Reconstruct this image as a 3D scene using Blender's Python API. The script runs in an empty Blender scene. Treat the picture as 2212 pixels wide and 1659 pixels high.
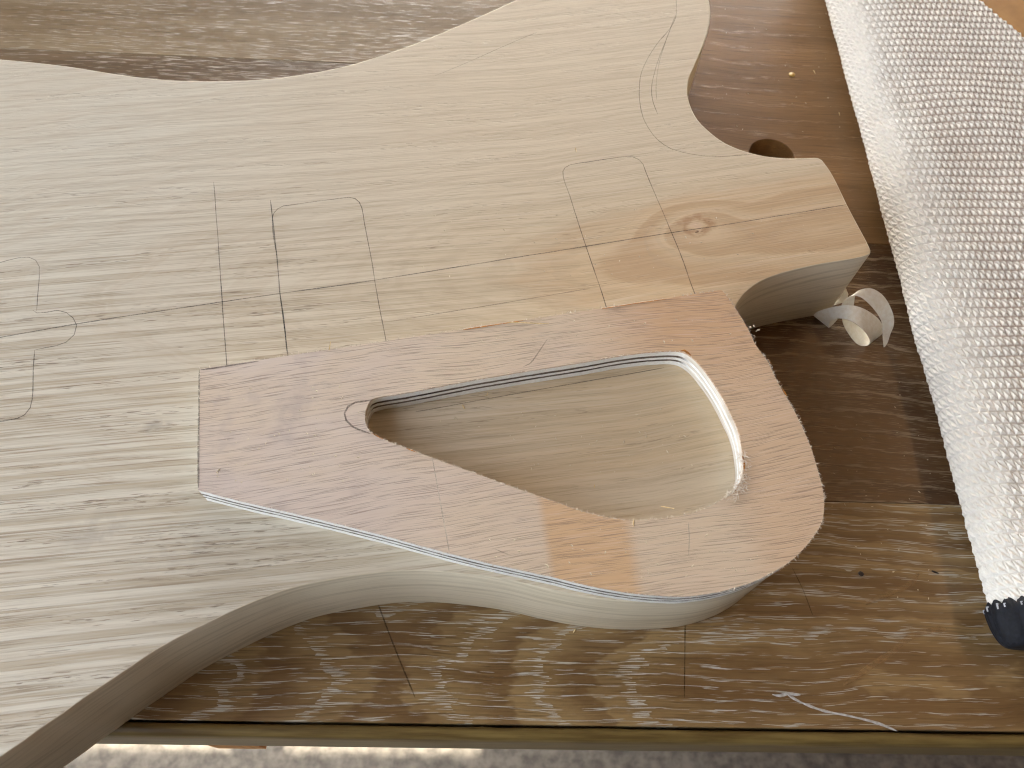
import bpy, bmesh, math, random
from mathutils import Vector, Matrix
from mathutils.geometry import tessellate_polygon
from mathutils import noise as mnoise
R = math.radians
random.seed(7)
scene = bpy.context.scene
col = scene.collection

# ------------------------------------------------------------------ camera
CX, CY, FPX = 1106.0, 829.5, 1736.56
CAM_H = 0.322705
CR = Vector((0.998979739, 0.008853924, 0.044284176))
CU = Vector((-0.028778179, 0.880514762, 0.473144345))
CF = Vector((0.034803687, 0.473936032, -0.879871207))
cam_d = bpy.data.cameras.new("camera")
cam = bpy.data.objects.new("camera", cam_d)
col.objects.link(cam)
m = Matrix((CR, CU, -CF)).transposed().to_4x4()
m.translation = (0, 0, CAM_H)
cam.matrix_world = m
cam_d.sensor_width = 36
cam_d.lens = 36 * FPX / 2212
cam_d.clip_start = 0.01
cam_d.clip_end = 500
cam_d.dof.use_dof = True
cam_d.dof.focus_distance = 0.335
cam_d.dof.aperture_fstop = 20
scene.camera = cam

# ------------------------------------------------------------------ light
SUN_EL, SUN_AZ = 35.0, 0.0          # the sun stands beyond the far side of the bench, along +y
world = bpy.data.worlds.new("World")
scene.world = world
world.use_nodes = True
wn, wl = world.node_tree.nodes, world.node_tree.links
wn.clear()
sky = wn.new("ShaderNodeTexSky")
sky.sky_type = 'NISHITA'
sky.sun_disc = False
sky.sun_elevation = R(SUN_EL)
sky.sun_rotation = R(SUN_AZ)
sky.air_density = 1.0
sky.dust_density = 3.0
sky.ozone_density = 1.0
hs = wn.new("ShaderNodeHueSaturation")
hs.inputs['Saturation'].default_value = 0.33
bg = wn.new("ShaderNodeBackground")
bg.inputs['Strength'].default_value = 0.15
wo = wn.new("ShaderNodeOutputWorld")
wl.new(sky.outputs[0], hs.inputs['Color'])
wl.new(hs.outputs[0], bg.inputs[0])
wl.new(bg.outputs[0], wo.inputs[0])
sun_d = bpy.data.lights.new("sun", 'SUN')
sun_d.energy = 5.0
sun_d.angle = R(0.53)
sun_d.color = (1.0, 0.90, 0.74)
sun = bpy.data.objects.new("sun", sun_d)
col.objects.link(sun)
sdir = Vector((math.sin(R(SUN_AZ)) * math.cos(R(SUN_EL)), math.cos(R(SUN_AZ)) * math.cos(R(SUN_EL)), math.sin(R(SUN_EL))))
sun.rotation_euler = sdir.to_track_quat('Z', 'Y').to_euler()
sun.location = sdir * 8
scene.cycles.filter_width = 1.15
scene.view_settings.view_transform = 'Standard'
scene.view_settings.look = 'None'
scene.view_settings.gamma = 1
scene.view_settings.exposure = 3.76

# ------------------------------------------------------------------ measured planes
ZB = 0.0457            # top of the guitar body above the bench
TT = 0.0110            # thickness of the plywood template
ZT = ZB + TT
TH = R(13.349)         # direction of the centre line of the body on the bench
ORG = Vector((0.1632711, 0.2471426))      # middle of the heel end


def W(px, py, z=0.0):
    """point on the horizontal plane at height z measured from the photograph"""
    d = CR * ((px - CX) / FPX) - CU * ((py - CY) / FPX) + CF
    t = (z - CAM_H) / d.z
    return Vector((d.x * t, d.y * t))


def loc2w(x, y):
    return Vector((ORG.x + x * math.cos(TH) - y * math.sin(TH), ORG.y + x * math.sin(TH) + y * math.cos(TH)))


def spline(pts, step=0.002, closed=False):
    """centripetal-like Catmull-Rom through pts, resampled"""
    P = [Vector(p) for p in pts]
    n = len(P)
    out = []
    rng = range(n if closed else n - 1)
    for i in rng:
        p1, p2 = P[i], P[(i + 1) % n]
        p0 = P[i - 1] if (closed or i > 0) else p1 * 2 - p2
        p3 = P[(i + 2) % n] if (closed or i + 2 < n) else p2 * 2 - p1
        d1, d0, d2 = (p2 - p1).length, (p1 - p0).length, (p3 - p2).length
        if d1 < 1e-9:
            continue
        m1 = ((p1 - p0) / max(d0, 1e-6) * d1 + (p2 - p1)) * 0.5
        m2 = ((p3 - p2) / max(d2, 1e-6) * d1 + (p2 - p1)) * 0.5
        k = max(1, int(d1 / step))
        for j in range(k):
            t = j / k
            t2, t3 = t * t, t * t * t
            out.append(p1 * (2 * t3 - 3 * t2 + 1) + m1 * (t3 - 2 * t2 + t) + p2 * (-2 * t3 + 3 * t2) + m2 * (t3 - t2))
    if not closed:
        out.append(P[-1].copy())
    return out


def area(p):
    return 0.5 * sum(p[i].x * p[(i + 1) % len(p)].y - p[(i + 1) % len(p)].x * p[i].y for i in range(len(p)))


def ccw(p):
    return p if area(p) > 0 else list(reversed(p))


def offset(p, d):
    """move a closed ccw outline inwards by d"""
    n = len(p)
    o = []
    for i in range(n):
        a, b, c = p[i - 1], p[i], p[(i + 1) % n]
        t1 = (b - a).normalized() if (b - a).length > 1e-9 else Vector((1, 0))
        t2 = (c - b).normalized() if (c - b).length > 1e-9 else t1
        nn = Vector((-(t1.y + t2.y), t1.x + t2.x))
        nn = nn.normalized() if nn.length > 1e-6 else Vector((-t1.y, t1.x))
        o.append(b + nn * d)
    return o


# ------------------------------------------------------------------ object helpers
def link(name, me, parent=None, mat=None):
    o = bpy.data.objects.new(name, me)
    col.objects.link(o)
    if parent:
        o.parent = parent
    if mat:
        me.materials.append(mat)
    return o


def tag(o, label=None, cat=None, group=None, kind=None):
    for k, v in (('label', label), ('category', cat), ('group', group), ('kind', kind)):
        if v:
            o[k] = v
    return o


def empty(name, loc=(0, 0, 0)):
    o = bpy.data.objects.new(name, None)
    o.location = loc
    o.empty_display_size = 0.02
    col.objects.link(o)
    return o


def mesh(name, verts, faces, parent=None, mat=None, smooth=False):
    me = bpy.data.meshes.new(name)
    me.from_pydata([tuple(v) for v in verts], [], faces)
    me.update()
    if smooth:
        me.polygons.foreach_set('use_smooth', [True] * len(me.polygons))
    return link(name, me, parent, mat)


def slab(name, outer, z0, z1, holes=(), bevel=0.0, bot_bevel=0.0, parent=None, mat=None, side_mat=None, top=True, bottom=True):
    """solid of an outline (with holes) between two heights; rim rounded by bevel"""
    loops = [ccw([Vector(p) for p in outer])] + [list(reversed(ccw([Vector(p) for p in h]))) for h in holes]
    verts, faces, smooth, mats, sharp = [], [], [], [], []
    cap_top, cap_bot = [], []
    for lp in loops:
        n = len(lp)
        rings = []
        if bot_bevel:
            rings.append((offset(lp, bot_bevel), z0))
            rings.append((lp, z0 + bot_bevel))
        else:
            rings.append((lp, z0))
        if bevel:
            rings.append((lp, z1 - bevel))
            rings.append((offset(lp, bevel * 0.3), z1 - bevel * 0.3))
            rings.append((offset(lp, bevel), z1))
        else:
            rings.append((lp, z1))
        base = len(verts)
        for ring, z in rings:
            verts += [(p.x, p.y, z) for p in ring]
        for k in range(len(rings) - 1):
            for i in range(n):
                j = (i + 1) % n
                a = base + k * n
                faces.append((a + i, a + j, a + n + j, a + n + i))
                smooth.append(True)
                mats.append(1 if side_mat else 0)
        cap_bot.append(([Vector((p.x, p.y, 0)) for p in rings[0][0]], base))
        cap_top.append(([Vector((p.x, p.y, 0)) for p in rings[-1][0]], base + (len(rings) - 1) * n))
        for i in range(n):
            sharp.append((base + i, base + (i + 1) % n))
            if not bevel:
                q = base + (len(rings) - 1) * n
                sharp.append((q + i, q + (i + 1) % n))
            a, b, c = lp[i - 1], lp[i], lp[(i + 1) % n]
            if (b - a).length > 1e-9 and (c - b).length > 1e-9 and (b - a).angle(c - b) > 0.6:
                for k in range(len(rings) - 1):
                    sharp.append((base + k * n + i, base + (k + 1) * n + i))
    for caps, up in ((cap_top, True), (cap_bot, False)):
        if (up and not top) or (not up and not bottom):
            continue
        tri = tessellate_polygon([c[0] for c in caps])
        idx = []
        for c, b in caps:
            idx += [b + i for i in range(len(c))]
        for t in tri:
            f = [idx[i] for i in t]
            A, B, Cc = (Vector(verts[i]) for i in f)
            nz = (B - A).cross(Cc - A).z
            if abs(nz) < 1e-14:
                continue
            if (nz > 0) != up:
                f.reverse()
            faces.append(tuple(f))
            smooth.append(False)
            mats.append(0)
    me = bpy.data.meshes.new(name)
    me.from_pydata(verts, [], faces)
    me.update()
    me.polygons.foreach_set('use_smooth', smooth)
    if mat:
        me.materials.append(mat)
    if side_mat:
        me.materials.append(side_mat)
        me.polygons.foreach_set('material_index', mats)
    ek = {}
    for e in me.edges:
        ek[tuple(sorted(e.vertices))] = e.index
    sh = [False] * len(me.edges)
    for a, b in sharp:
        i = ek.get((min(a, b), max(a, b)))
        if i is not None:
            sh[i] = True
    if bevel:      # the flat top stays flat: its rim is sharp too
        pass
    att = me.attributes.new('sharp_edge', 'BOOLEAN', 'EDGE')
    att.data.foreach_set('value', sh)
    o = bpy.data.objects.new(name, me)
    col.objects.link(o)
    if parent:
        o.parent = parent
    return o


def box(name, x0, x1, y0, y1, z0, z1, parent=None, mat=None, bevel=0.0):
    return slab(name, [Vector((x0, y0)), Vector((x1, y0)), Vector((x1, y1)), Vector((x0, y1))], z0, z1, bevel=bevel, parent=parent, mat=mat)


def ribbon(name, pts, z, width, parent, mat, h=0.00012, taper=True, closed=False):
    """thin raised line along pts (2D) lying at height z: graphite, scratch, filler"""
    n = len(pts)
    vs, fs = [], []
    for i, p in enumerate(pts):
        a = pts[max(0, i - 1)]
        b = pts[min(n - 1, i + 1)]
        t = (b - a).normalized() if (b - a).length > 1e-9 else Vector((1, 0))
        nn = Vector((-t.y, t.x))
        w = width[i] if isinstance(width, (list, tuple)) else width
        if taper and (i == 0 or i == n - 1):
            w *= 0.3
        w *= 0.82 + 0.36 * mnoise.noise(Vector((p.x * 300, p.y * 300, 3.1)))
        l, r = p + nn * w / 2, p - nn * w / 2
        vs += [(l.x, l.y, z + 0.00002), (p.x, p.y, z + h), (r.x, r.y, z + 0.00002)]
    for i in range(n - 1):
        a = i * 3
        fs += [(a, a + 1, a + 4, a + 3), (a + 1, a + 2, a + 5, a + 4)]
    fs = [tuple(reversed(f)) for f in fs]
    return mesh(name, vs, fs, parent, mat)


# ------------------------------------------------------------------ shader helpers
def lin(c):
    c /= 255.0
    return c / 12.92 if c <= 0.04045 else ((c + 0.055) / 1.055) ** 2.4


def C(r, g, b, k=1.0):
    return (lin(r) * k, lin(g) * k, lin(b) * k, 1)


class G:
    def __init__(s, name):
        s.mat = bpy.data.materials.new(name)
        s.mat.use_nodes = True
        s.n, s.l = s.mat.node_tree.nodes, s.mat.node_tree.links
        s.n.clear()
        s.out = s.n.new('ShaderNodeOutputMaterial')
        s._tc = None

    def put(s, inp, v):
        if isinstance(v, bpy.types.NodeSocket):
            s.l.new(v, inp)
        elif v is not None:
            inp.default_value = v

    def m(s, op, a, b=None, c=None, clamp=False):
        n = s.n.new('ShaderNodeMath')
        n.operation = op
        n.use_clamp = clamp
        for i, v in enumerate((a, b, c)):
            if v is not None:
                s.put(n.inputs[i], v)
        return n.outputs[0]

    def add(s, a, b): return s.m('ADD', a, b)
    def sub(s, a, b): return s.m('SUBTRACT', a, b)
    def mul(s, a, b): return s.m('MULTIPLY', a, b)
    def mad(s, a, b, c): return s.m('MULTIPLY_ADD', a, b, c)

    def coord(s, kind='Object'):
        if s._tc is None:
            s._tc = s.n.new('ShaderNodeTexCoord')
        return s._tc.outputs[kind]

    def sep(s, v):
        n = s.n.new('ShaderNodeSeparateXYZ')
        s.l.new(v, n.inputs[0])
        return n.outputs[0], n.outputs[1], n.outputs[2]

    def comb(s, x, y, z=0.0):
        n = s.n.new('ShaderNodeCombineXYZ')
        for i, v in enumerate((x, y, z)):
            s.put(n.inputs[i], v)
        return n.outputs[0]

    def noise(s, v, scale=1.0, detail=2.0, rough=0.5, dim='3D', dist=0.0):
        n = s.n.new('ShaderNodeTexNoise')
        n.noise_dimensions = dim
        if dim == '1D':
            s.put(n.inputs['W'], v)
        else:
            s.l.new(v, n.inputs['Vector'])
        n.inputs['Scale'].default_value = scale
        n.inputs['Detail'].default_value = detail
        n.inputs['Roughness'].default_value = rough
        n.inputs['Distortion'].default_value = dist
        return n.outputs['Fac']

    def ss(s, x, a, b):
        n = s.n.new('ShaderNodeMapRange')
        n.interpolation_type = 'SMOOTHSTEP'
        s.put(n.inputs['Value'], x)
        n.inputs['From Min'].default_value = a
        n.inputs['From Max'].default_value = b
        return n.outputs['Result']

    def mix(s, f, a, b, blend='MIX'):
        n = s.n.new('ShaderNodeMix')
        n.data_type = 'RGBA'
        n.blend_type = blend
        n.clamp_factor = True
        s.put(n.inputs['Factor'], f)
        s.put(n.inputs['A'], None)
        ins = [i for i in n.inputs if i.type == 'RGBA']
        s.put(ins[0], a)
        s.put(ins[1], b)
        return [o for o in n.outputs if o.type == 'RGBA'][0]

    def ramp(s, f, stops):
        n = s.n.new('ShaderNodeValToRGB')
        s.put(n.inputs[0], f)
        e = n.color_ramp.elements
        while len(e) < len(stops):
            e.new(0.5)
        for k, (p, c) in enumerate(stops):
            e[k].position = p
            e[k].color = c
        return n.outputs[0]

    def bump(s, h, strength=0.3, dist=0.001):
        n = s.n.new('ShaderNodeBump')
        n.inputs['Strength'].default_value = strength
        n.inputs['Distance'].default_value = dist
        s.l.new(h, n.inputs['Height'])
        return n.outputs[0]

    def bsdf(s, color, rough=0.6, bump=None, spec=0.5, coat=0.0, alpha=None, trans=None):
        n = s.n.new('ShaderNodeBsdfPrincipled')
        s.put(n.inputs['Base Color'], color)
        s.put(n.inputs['Roughness'], rough)
        s.put(n.inputs['Specular IOR Level'], spec)
        n.inputs['Coat Weight'].default_value = coat
        n.inputs['Coat Roughness'].default_value = 0.25
        if bump is not None:
            s.l.new(bump, n.inputs['Normal'])
        if alpha is not None:
            s.put(n.inputs['Alpha'], alpha)
        s.l.new(n.outputs[0], s.out.inputs[0])
        return s.mat


# ------------------------------------------------------------------ materials
def mat_body():
    g = G('pale_body_wood')
    p = g.coord()
    x, y, z = g.sep(p)
    # grain leans away from the centre line towards the tail
    lean = g.mul(g.m('MINIMUM', g.add(x, 0.13), 0.0), 0.095)
    wob = g.noise(g.comb(g.mul(x, 3.2), g.mul(y, 9.0), g.mul(z, 9.0)), 1.0, 1.5)
    yg = g.add(g.add(y, lean), g.mad(wob, 0.012, -0.006))
    # flat-sawn figure: the old rings come up to the surface towards the heel
    D = g.m('MAXIMUM', g.mad(x, -0.21, -0.001), 0.004)
    yc = g.sub(yg, -0.012)
    nz = g.noise(g.comb(g.mul(x, 22.0), g.mul(y, 60.0), z), 1.0, 3.0, 0.6)
    r = g.m('SQRT', g.add(g.mul(yc, yc), g.mul(D, D)))
    # knot pushes the rings aside
    kx, ky = g.add(x, 0.0725), g.sub(y, 0.0015)
    kd = g.m('SQRT', g.add(g.mul(kx, kx), g.mul(g.mul(ky, ky), 2.2)))
    push = g.mul(g.sub(1.0, g.ss(kd, 0.0, 0.034)), 0.016)
    r = g.add(r, g.mad(nz, 0.008, -0.004))
    r = g.sub(r, push)
    # rings
    ph = g.m('FRACT', g.mul(r, 80.0))
    band = g.sub(g.ss(ph, 0.0, 0.65), g.ss(ph, 0.86, 1.0))
    ring1 = g.noise(g.comb(g.mul(x, 5.0), g.mul(r, 480.0), 0.0), 1.0, 3.0, 0.6)
    ring2 = g.noise(g.comb(g.mul(x, 3.0), g.mul(yg, 310.0), 0.0), 1.0, 4.0, 0.72)
    # heartwood inside a frayed boundary
    fray = g.noise(g.comb(g.mul(x, 30.0), g.mul(y, 190.0), z), 1.0, 3.0, 0.6)
    hb = g.add(r, g.mad(fray, 0.012, -0.006))
    heart = g.sub(1.0, g.ss(hb, 0.026, 0.036))
    heart2 = g.mul(g.sub(1.0, g.ss(hb, 0.030, 0.062)), 0.45)
    pale = g.mix(g.ss(x, -0.34, -0.12), C(207, 201, 185), C(210, 194, 167))
    brown = g.mix(band, C(207, 180, 142), C(188, 154, 115))
    c = g.mix(heart2, pale, C(204, 182, 148))
    warm = g.mul(g.mul(g.ss(x, -0.24, -0.14), g.ss(y, -0.115, -0.10)), g.ss(y, -0.035, -0.055))
    c = g.mix(g.mul(warm, g.mad(fray, 0.7, 0.15)), c, C(208, 180, 138))
    c = g.mix(g.mul(heart, 0.8), c, brown)
    # streaks, coarse at the tail and low side
    amp = g.mul(g.ss(x, -0.10, -0.33), g.ss(y, 0.12, -0.03))
    st = g.ss(ring2, 0.42, 0.62)
    c = g.mix(g.mul(st, g.mad(amp, 0.50, 0.10)), c, C(170, 153, 124))
    st2 = g.ss(ring1, 0.45, 0.62)
    c = g.mix(g.mul(st2, 0.22), c, C(176, 156, 128))
    iso = g.ss(g.m('ABSOLUTE', g.sub(ring2, 0.53)), 0.035, 0.004)
    brk = g.noise(g.comb(g.mul(x, 38.0), g.mul(yg, 420.0), 2.0), 1.0, 2.0)
    c = g.mix(g.mul(g.mul(iso, g.ss(brk, 0.38, 0.60)), g.mad(amp, 0.44, 0.14)), c, C(124, 104, 78))
    hi = g.ss(ring2, 0.50, 0.34)
    c = g.mix(g.mul(hi, g.mad(amp, 0.35, 0.12)), c, C(222, 213, 194))
    # fine fibre
    fib = g.noise(g.comb(g.mul(x, 45.0), g.mul(yg, 1900.0), g.mul(z, 2300.0)), 1.0, 3.0, 0.7)
    c = g.mix(g.mul(g.ss(fib, 0.52, 0.70), g.mad(amp, 0.10, 0.38)), c, C(150, 130, 102))
    c = g.mix(g.mul(g.ss(fib, 0.48, 0.25), 0.22), c, C(228, 219, 202))
    # open pores: short dark dashes gathered along the rings
    po = g.noise(g.comb(g.mul(x, 170.0), g.mul(yg, 2300.0), g.mul(z, 1500.0)), 1.0, 1.0, 0.5)
    zone = g.noise(g.comb(g.mul(x, 9.0), g.mul(yg, 150.0), z), 1.0, 2.0)
    pore = g.mul(g.ss(po, 0.60, 0.70), g.ss(zone, 0.50, 0.62))
    c = g.mix(g.mul(pore, g.mad(amp, 0.45, 0.28)), c, C(98, 76, 54))
    # knot
    kn = g.noise(g.comb(g.mul(x, 160.0), g.mul(y, 320.0), z), 1.0, 3.0, 0.6)
    kr = g.add(kd, g.mad(kn, 0.009, -0.0045))
    kn2 = g.noise(p, 240.0, 2.0)
    kring = g.mul(g.sub(g.ss(kr, 0.0030, 0.0055), g.ss(kr, 0.0060, 0.0105)), g.mul(g.ss(kn2, 0.30, 0.62), 0.70))
    c = g.mix(kring, c, C(158, 116, 78))
    c = g.mix(g.mul(g.ss(kr, 0.0036, 0.0018), 0.6), c, C(206, 178, 150))
    kp = g.mul(g.mul(g.ss(kn, 0.64, 0.70), g.ss(kd, 0.0105, 0.004)), 0.85)
    c = g.mix(kp, c, C(82, 52, 34))
    # grey thumb smudges
    for sx, sy, sr, k in ((-0.3045, -0.0511, 0.007, 0.5), (-0.327, -0.088, 0.017, 0.28), (-0.30, -0.10, 0.02, 0.18)):
        dx, dy = g.sub(x, sx), g.mul(g.sub(y, sy), 1.7)
        sd = g.m('SQRT', g.add(g.mul(dx, dx), g.mul(dy, dy)))
        sn = g.noise(p, 160.0, 3.0, 0.6)
        sm = g.mul(g.mul(g.ss(sd, sr, sr * 0.2), g.ss(sn, 0.38, 0.62)), k)
        c = g.mix(sm, c, C(138, 130, 122))
    big = g.noise(p, 9.0, 2.0)
    c = g.mix(g.mul(g.ss(big, 0.45, 0.7), 0.16), c, C(196, 178, 152))
    h = g.sub(g.mul(fib, 0.4), g.add(g.mul(pore, 0.8), g.mul(st, 0.15)))
    return g.bsdf(c, 0.58, g.bump(h, 0.35, 0.0004), 0.35)


def mat_body_side():
    g = G('pale_body_side_wood')
    p = g.coord()
    x, y, z = g.sep(p)
    w1 = g.noise(g.comb(g.mul(x, 12.0), g.mul(y, 12.0), g.mul(z, 40.0)), 1.0, 2.0)
    zz_ = g.add(z, g.mad(w1, 0.012, 0.0))
    st = g.noise(g.comb(g.mul(x, 10.0), g.mul(y, 10.0), g.mul(zz_, 420.0)), 1.0, 3.0, 0.6)
    fib = g.noise(g.comb(g.mul(x, 60.0), g.mul(y, 60.0), g.mul(zz_, 2400.0)), 1.0, 2.0, 0.6)
    c = g.mix(g.ss(w1, 0.35, 0.65), C(226, 214, 190), C(217, 205, 180))
    c = g.mix(g.mul(g.ss(st, 0.45, 0.68), 0.45), c, C(170, 156, 128))
    c = g.mix(g.mul(g.ss(fib, 0.5, 0.75), 0.35), c, C(150, 136, 110))
    c = g.mix(g.mul(g.ss(fib, 0.48, 0.25), 0.2), c, C(222, 214, 196))
    return g.bsdf(c, 0.62, g.bump(fib, 0.3, 0.0004), 0.3)


def mat_face():
    g = G('pink_plywood_face')
    p = g.coord()
    x, y, z = g.sep(p)
    yg = g.add(y, g.mad(g.noise(g.comb(g.mul(x, 7.0), g.mul(y, 9.0), 0.0), 1.0, 2.0), 0.014, g.mul(x, 0.03)))
    tone = g.noise(g.comb(g.mul(x, 14.0), g.mul(y, 26.0), 0.0), 1.0, 3.0, 0.55)
    c = g.mix(g.ss(x, 0.0, 0.16), C(212, 198, 186), C(213, 192, 166))
    c = g.mix(g.mul(g.ss(tone, 0.42, 0.66), 0.55), c, C(215, 196, 168))
    c = g.mix(g.mul(g.ss(tone, 0.5, 0.3), 0.4), c, C(204, 188, 177))
    # warm light on the end and in a band, painted into the face colour
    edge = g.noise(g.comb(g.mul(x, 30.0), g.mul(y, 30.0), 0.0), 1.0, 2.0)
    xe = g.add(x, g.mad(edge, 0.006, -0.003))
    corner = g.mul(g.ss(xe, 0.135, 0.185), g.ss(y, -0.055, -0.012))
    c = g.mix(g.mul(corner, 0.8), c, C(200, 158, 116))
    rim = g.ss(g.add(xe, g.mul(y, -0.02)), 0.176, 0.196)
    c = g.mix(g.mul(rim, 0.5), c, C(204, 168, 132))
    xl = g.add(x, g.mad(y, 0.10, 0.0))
    warm_light_band = g.mul(g.mul(g.ss(g.add(x, g.mul(y, -0.06)), 0.1158, 0.1198), g.ss(g.add(x, g.mul(y, -0.10)), 0.1535, 0.1475)), g.ss(y, -0.060, -0.068))
    c = g.mix(g.mul(warm_light_band, 0.8), c, C(208, 170, 126))
    fib = g.noise(g.comb(g.mul(x, 60.0), g.mul(yg, 2100.0), g.mul(z, 900.0)), 1.0, 2.0, 0.55)
    c = g.mix(g.mul(g.ss(fib, 0.5, 0.72), 0.22), c, C(176, 150, 130))
    c = g.mix(g.mul(g.ss(fib, 0.48, 0.3), 0.25), c, C(228, 212, 198))
    po = g.noise(g.comb(g.mul(x, 70.0), g.mul(yg, 3600.0), 0.3), 1.0, 1.0, 0.5)
    zone = g.noise(g.comb(g.mul(x, 12.0), g.mul(yg, 260.0), 4.0), 1.0, 2.0)
    pore = g.mul(g.ss(po, 0.55, 0.66), g.ss(zone, 0.15, 0.40))
    c = g.mix(g.mul(pore, 0.52), c, C(116, 94, 82))
    # grey handling dirt
    d = g.noise(p, 42.0, 4.0, 0.6)
    c = g.mix(g.mul(g.mul(g.ss(d, 0.56, 0.72), g.ss(x, 0.09, 0.02)), 0.35), c, C(150, 138, 138))
    h = g.sub(g.mul(fib, 0.3), pore)
    return g.bsdf(c, 0.62, g.bump(h, 0.3, 0.0004), 0.3)


def mat_ply(name, along):
    """veneer seen on its cut edge: end grain dark, long grain pale; grain runs along x (along=1) or across"""
    g = G(name)
    geo = g.n.new('ShaderNodeNewGeometry')
    vt = g.n.new('ShaderNodeVectorTransform')
    vt.vector_type = 'NORMAL'
    vt.convert_from, vt.convert_to = 'WORLD', 'OBJECT'
    g.l.new(geo.outputs['Normal'], vt.inputs[0])
    nx, ny, nzz = g.sep(vt.outputs[0])
    p = g.coord()
    x, y, z = g.sep(p)
    e = g.m('ABSOLUTE', nx if along else ny)
    e = g.ss(e, 0.45, 0.95)
    blot = g.noise(g.comb(g.mul(x, 60.0), g.mul(y, 60.0), g.mul(z, 1200.0)), 1.0, 3.0, 0.6)
    fine = g.noise(g.comb(g.mul(x, 900.0), g.mul(y, 900.0), g.mul(z, 4000.0)), 1.0, 2.0, 0.6)
    longg = g.mix(g.ss(fine, 0.35, 0.7), C(242, 242, 238), C(226, 223, 214))
    if along:
        endg = g.mix(g.ss(blot, 0.35, 0.65), C(226, 219, 207), C(196, 184, 166))
    else:
        endg = g.mix(g.ss(blot, 0.35, 0.66), C(122, 110, 98), C(60, 46, 36))
    c = g.mix(e, longg, endg)
    c = g.mix(g.mul(g.ss(fine, 0.6, 0.8), 0.3), c, C(150, 140, 124))
    return g.bsdf(c, 0.8, g.bump(fine, 0.5, 0.0004), 0.2)


def mat_table(name, dark, light, pore_col, pore_amt, yc, dfun, spacing, seed, rough=0.34, dash=(85.0, 1250.0), white_thr=0.60, edge_dark=None, slope=0.0, banding=0.16, cut=(0.02, 0.10, 0.26), rows=0.0, late_w=0.55):
    g = G(name)
    p = g.coord()
    x, y, z = g.sep(p)
    xs = g.add(x, seed)
    wob = g.noise(g.comb(g.mul(xs, 9.0), g.mul(y, 16.0), seed), 1.0, 3.0, 0.55)
    yg = g.add(g.add(y, g.mad(wob, 0.010, -0.005)), g.mul(x, slope))
    yd = g.sub(yg, yc)
    D = dfun(g, x)
    r = g.m('SQRT', g.add(g.mul(yd, yd), g.mul(D, D)))
    rn = g.noise(g.comb(g.mul(xs, 40.0), g.mul(y, 120.0), seed), 1.0, 3.0, 0.6)
    ph = g.m('FRACT', g.add(g.mul(g.add(r, g.mad(rn, 0.007, -0.0035)), 1.0 / spacing), g.mul(wob, 1.0)))
    early = g.mul(g.ss(ph, 0.0, cut[0]), g.ss(ph, cut[2], cut[1]))       # open-pored early wood
    ph2 = g.m('FRACT', g.add(g.mul(g.add(yg, g.mad(rn, 0.003, -0.0015)), 235.0), g.mul(wob, 1.5)))
    straight = g.mul(g.ss(ph2, 0.0, 0.10), g.ss(ph2, 0.42, 0.22))
    early = g.m('MAXIMUM', early, g.mul(straight, rows))
    late = g.mul(g.ss(ph, 0.36, 0.46), g.ss(ph, 1.0, 0.55))         # dense darker late wood right behind it
    tone = g.noise(g.comb(g.mul(xs, 5.0), g.mul(yg, 45.0), seed), 1.0, 4.0, 0.6)
    c = g.mix(g.ss(tone, 0.32, 0.68), dark, light)
    if edge_dark:
        c = g.mix(g.mul(late, late_w), c, edge_dark)
    fib = g.noise(g.comb(g.mul(xs, 30.0), g.mul(yg, 1300.0), g.mul(z, 1500.0)), 1.0, 4.0, 0.7)
    c = g.mix(g.mul(g.ss(fib, 0.50, 0.70), 0.65), c, tuple(v * 0.42 for v in dark[:3]) + (1,))
    c = g.mix(g.mul(g.ss(fib, 0.46, 0.26), 0.30), c, tuple(min(1, v * 1.45) for v in light[:3]) + (1,))
    v1 = g.noise(g.comb(g.mul(xs, dash[0]), g.mul(yg, dash[1]), g.mul(z, dash[1])), 1.0, 1.5, 0.5)
    thr = g.mad(early, -0.16, 0.0)
    dd = g.add(v1, g.mul(g.sub(early, 0.35), banding))
    mid = g.noise(g.comb(g.mul(xs, 7.0), g.mul(y, 30.0), seed + 2), 1.0, 2.0)
    dd = g.add(dd, g.mad(mid, 0.20, -0.10))
    pore = g.ss(dd, white_thr, white_thr + 0.045)
    c = g.mix(g.mul(pore, pore_amt), c, pore_col)
    rr = g.add(g.mad(fib, 0.14, rough - 0.07), g.mul(pore, 0.25))
    h = g.sub(g.mul(fib, 0.3), g.mul(pore, 0.5))
    return g.bsdf(c, rr, g.bump(h, 0.28, 0.0004), 0.5)


def mat_simple(name, c1, c2, scale=60.0, rough=0.7, stretch=(1, 1, 1), bump=0.2, detail=4.0, spec=0.4):
    g = G(name)
    x, y, z = g.sep(g.coord())
    v = g.comb(g.mul(x, stretch[0]), g.mul(y, stretch[1]), g.mul(z, stretch[2]))
    n = g.noise(v, scale, detail, 0.6)
    c = g.mix(g.ss(n, 0.3, 0.7), c1, c2)
    return g.bsdf(c, rough, g.bump(n, bump, 0.001), spec)


def mat_mark(name, c, strength, scale=1500.0):
    g = G(name)
    n = g.noise(g.coord(), scale, 2.0, 0.6)
    n2 = g.noise(g.coord(), 45.0, 2.0, 0.6)
    a = g.mul(g.mad(g.ss(n, 0.3, 0.6), 0.5, 0.5), g.mul(g.mad(g.ss(n2, 0.3, 0.6), 0.4, 0.6), strength))
    return g.bsdf(c, 0.6, None, 0.3, alpha=a)


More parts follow.
